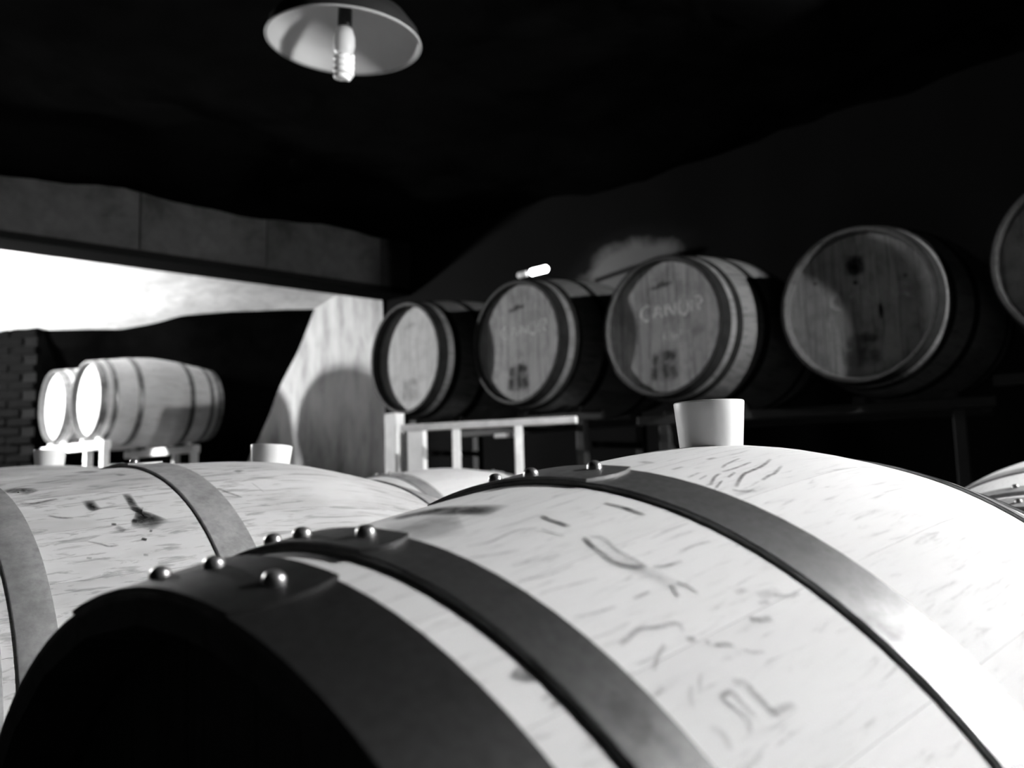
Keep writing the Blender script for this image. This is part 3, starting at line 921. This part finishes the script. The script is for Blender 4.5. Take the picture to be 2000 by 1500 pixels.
def add_bar(root, name, p, q, t, mat):
    p, q = Vector(p), Vector(q)
    me = box_me(name, (q - p).length, t, t, mat, 0.004)
    o = obj(name, me, root)
    M = Matrix.Translation((p + q) / 2) @ (q - p).to_track_quat('X', 'Z').to_matrix().to_4x4()
    R = Matrix.Translation(root.location) @ root.rotation_euler.to_matrix().to_4x4()
    o.matrix_local = R.inverted() @ M
FP0, FP1 = Vector(at(-0.53, 3.99, 0.243)), Vector(at(0.278, 3.66, 0.240))
add_bar(fg, 'front_rail', FP0, FP1, 0.032, GREYP)
for f_ in (0.33, 0.685):
    p = FP0.lerp(FP1, f_)
    add_bar(fg, 'front_leg', (p.x, p.y, p.z - 0.016), (p.x, p.y, 0.0), 0.038, GREYP)
p = FP0.lerp(FP1, 0.685)
add_bar(fg, 'front_bracket', (p.x - 0.11, p.y + 0.05, p.z - 0.055), (p.x - 0.02, p.y + 0.01, p.z - 0.055), 0.02, GREYP)
add_bar(fg, 'tie_bar', FP1 - Vector((0.25, -0.10, 0.0)), FP1 - Vector((0.25, -0.10, 0.0)) + Vector((0.2, 0.25, 0)), 0.03, RACK_D)
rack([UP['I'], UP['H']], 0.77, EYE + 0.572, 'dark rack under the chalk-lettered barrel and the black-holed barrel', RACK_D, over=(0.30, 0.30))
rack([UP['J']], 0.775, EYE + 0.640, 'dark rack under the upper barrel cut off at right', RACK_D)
rack([UP['K2'], UP['K1']], 0.745, EYE + 0.645, 'white painted rack under the two far lit barrels', WHITE, over=(0.30, 0.30), bars=(-0.42, 0.25), leg_t=0.05, rt=0.06, legs=(-0.62, -0.30, 0.5))
rack([ADDED_C], YAW, EYE - 0.337, 'low dark rack under the added unseen barrel beyond the right edge', RACK_D)
rack([A_C, B_C], YAW, EYE - 0.337, 'low dark rack under the two nearest barrels', RACK_D)
rack([D_C], YAW, EYE - 0.30, 'low dark rack under the barrel at the left edge', RACK_D)
rack([C_C], YAW, EYE - 0.32, 'low dark rack under the pale barrel between the nearest two', RACK_D)
rack([E_C], YAW, EYE - 0.36, 'low dark rack under the barrel at the right edge', RACK_D)

# white posts under the first upper barrel
def post(x, y, w, dpt, h, label, yaw, cap=True):
    r = bpy.data.objects.new('white_post', None); col.objects.link(r); r.location = (x, y, 0); r.rotation_euler = (0, 0, PI / 2 - yaw)
    obj('shaft', box_me('shaft', dpt, w, h, WHITE, 0.006), r, (0, 0, h / 2))
    obj('foot_plate', box_me('foot_plate', dpt + .02, w + .02, 0.02, GREYP, 0.003), r, (0, 0, 0.01))
    tag(r, label, 'post')
post(-0.60, 4.24, 0.09, 0.06, EYE + 0.335, 'thick white post at the left end of the grey rack', 0.75)
post(-0.475, 4.14, 0.12, 0.03, EYE + 0.250, 'wide white board standing just right of the thick white post', 0.75)

# ------------------------------------------------------------------ pendant lamp over the barrels
def emit_mat(name, strength):
    m, nt, bs = new_mat(name)
    bs.inputs['Base Color'].default_value = g(0.9)
    bs.inputs['Emission Color'].default_value = g(1.0)
    bs.inputs['Emission Strength'].default_value = strength
    return m
RIMG = plain_mat('grey_enamel_rim', 0.28, rough=0.6)
BULBW = plain_mat('white_bulb_plastic', 0.9, rough=0.4, lo=0.98)
def pendant(loc, rot, label, coilmat, drop):
    lamp = bpy.data.objects.new('pendant_lamp', None); col.objects.link(lamp)
    lamp.location = loc; lamp.rotation_euler = rot
    tag(lamp, label, 'lamp')
    R_ = 0.2
    po = [(R_, 0.0), (R_ * .97, 0.03), (R_ * .82, 0.068), (R_ * .58, 0.098), (R_ * .3, 0.118), (0.036, 0.125), (0.034, 0.175), (0.02, 0.185), (0.0001, 0.186)]
    pi_ = [(R_ - .0015, 0.001), (R_ * .965, 0.028), (R_ * .81, 0.0655), (R_ * .575, 0.0955), (R_ * .3, 0.1155), (0.030, 0.122), (0.0001, 0.123)]
    obj('shade', lathe_me('shade', po, ENAMEL_OUT, 72), lamp)
    obj('shade_lining', lathe_me('shade_lining', pi_, ENAMEL_IN, 72), lamp)
    tor = [(R_ + .0035 * math.cos(a), .0035 * math.sin(a)) for a in [2 * PI * i / 10 for i in range(10)]]
    obj('shade_rim', lathe_me('shade_rim', tor, RIMG, 72, closed=True), lamp)
    obj('bulb_holder', lathe_me('bulb_holder', [(0.0001, 0.123), (0.017, 0.123), (0.019, 0.05), (0.016, 0.036), (0.0001, 0.036)], ENAMEL_OUT, 32), lamp)
    blb = obj('bulb_base', lathe_me('bulb_base', [(0.0001, 0.040), (0.017, 0.040), (0.022, 0.034), (0.0275, 0.014), (0.0285, -0.008), (0.025, -0.026), (0.014, -0.033), (0.0001, -0.033)], BULBW, 32), lamp)
    hel = []
    for i in range(121):
        a = i / 120
        t = a * 2 * PI * 4.0
        rr = 0.0205 * (1.0 if a < 0.85 else 1.0 - (a - 0.85) * 2.4)
        hel.append((rr * math.cos(t), rr * math.sin(t), -0.036 - 0.062 * a))
    obj('bulb_coil', tube_me('bulb_coil', hel, 0.0074, coilmat, 12), blb)
    obj('bulb_core', lathe_me('bulb_core', [(0.0001, -0.032), (0.015, -0.034), (0.015, -0.092), (0.009, -0.099), (0.0001, -0.1)], coilmat, 20), blb)
    obj('cord', tube_me('cord', [(0, 0, 0.17), (-0.02, 0, 0.33), (-0.117 * drop, 0, drop)], 0.0042, CORD, 8), lamp)
pendant(at(-0.418, 2.10, 1.150), (math.radians(3.5), math.radians(2.5), 0), 'unlit enamel pendant lamp with a coiled bulb, hanging above the barrels', BULBW, 0.78)
pendant(LAMP3, (0, 0, 0), 'lit enamel pendant lamp hanging beyond the right edge of the view', emit_mat('lit_coil', LAMP3_E), 0.36)

# ------------------------------------------------------------------ lit lamps
tl = bpy.data.objects.new('tube_lamp', None); col.objects.link(tl)
tl.location = at(0.133, 5.2, 1.279)
tl.rotation_euler = (0, 0, math.atan2(-0.68, 0.73))
tag(tl, 'short lit tube lamp glowing above the branded barrel head', 'lamp')
TUBE = emit_mat('lit_tube', TUBE_E)
def cap_me(name, L_, r, mat):
    pr = [(0.0001, -L_ / 2 - r * .6), (r * .6, -L_ / 2 - r * .5), (r, -L_ / 2), (r, L_ / 2), (r * .6, L_ / 2 + r * .5), (0.0001, L_ / 2 + r * .6)]
    return lathe_me(name, pr, mat, 20)
obj('tube', cap_me('tube', 0.12, 0.021, TUBE), tl, (0.075, 0, 0), (0, PI / 2, 0))
obj('end_cap', cap_me('end_cap', 0.06, 0.02, WHITE), tl, (-0.062, 0, 0), (0, PI / 2, 0))
obj('bracket', box_me('bracket', 0.03, 0.40, 0.03, RACK_D, 0.004), tl, (-0.02, 0.22, 0.0))

wl = bpy.data.objects.new('globe_lamp', None); col.objects.link(wl)
wl.location = LAMP2
tag(wl, 'lit globe lamp hanging on its cord in the far bay, beyond the left edge', 'lamp')
obj('globe', lathe_me('globe', [(0.0001, -0.08)] + [(0.08 * math.cos(a), 0.08 * math.sin(a)) for a in [(-80 + 14 * i) * PI / 180 for i in range(11)]] + [(0.022, 0.082), (0.0001, 0.082)], emit_mat('lit_globe', LAMP2_E), 24), wl)
obj('socket', lathe_me('socket', [(0.0001, 0.14), (0.018, 0.14), (0.024, 0.078), (0.0001, 0.076)], ENAMEL_OUT, 24), wl)
obj('cord', tube_me('cord', [(0, 0, 0.14), (0, 0, ZF + 0.1 - LAMP2[2])], 0.004, RACK_D, 8), wl)
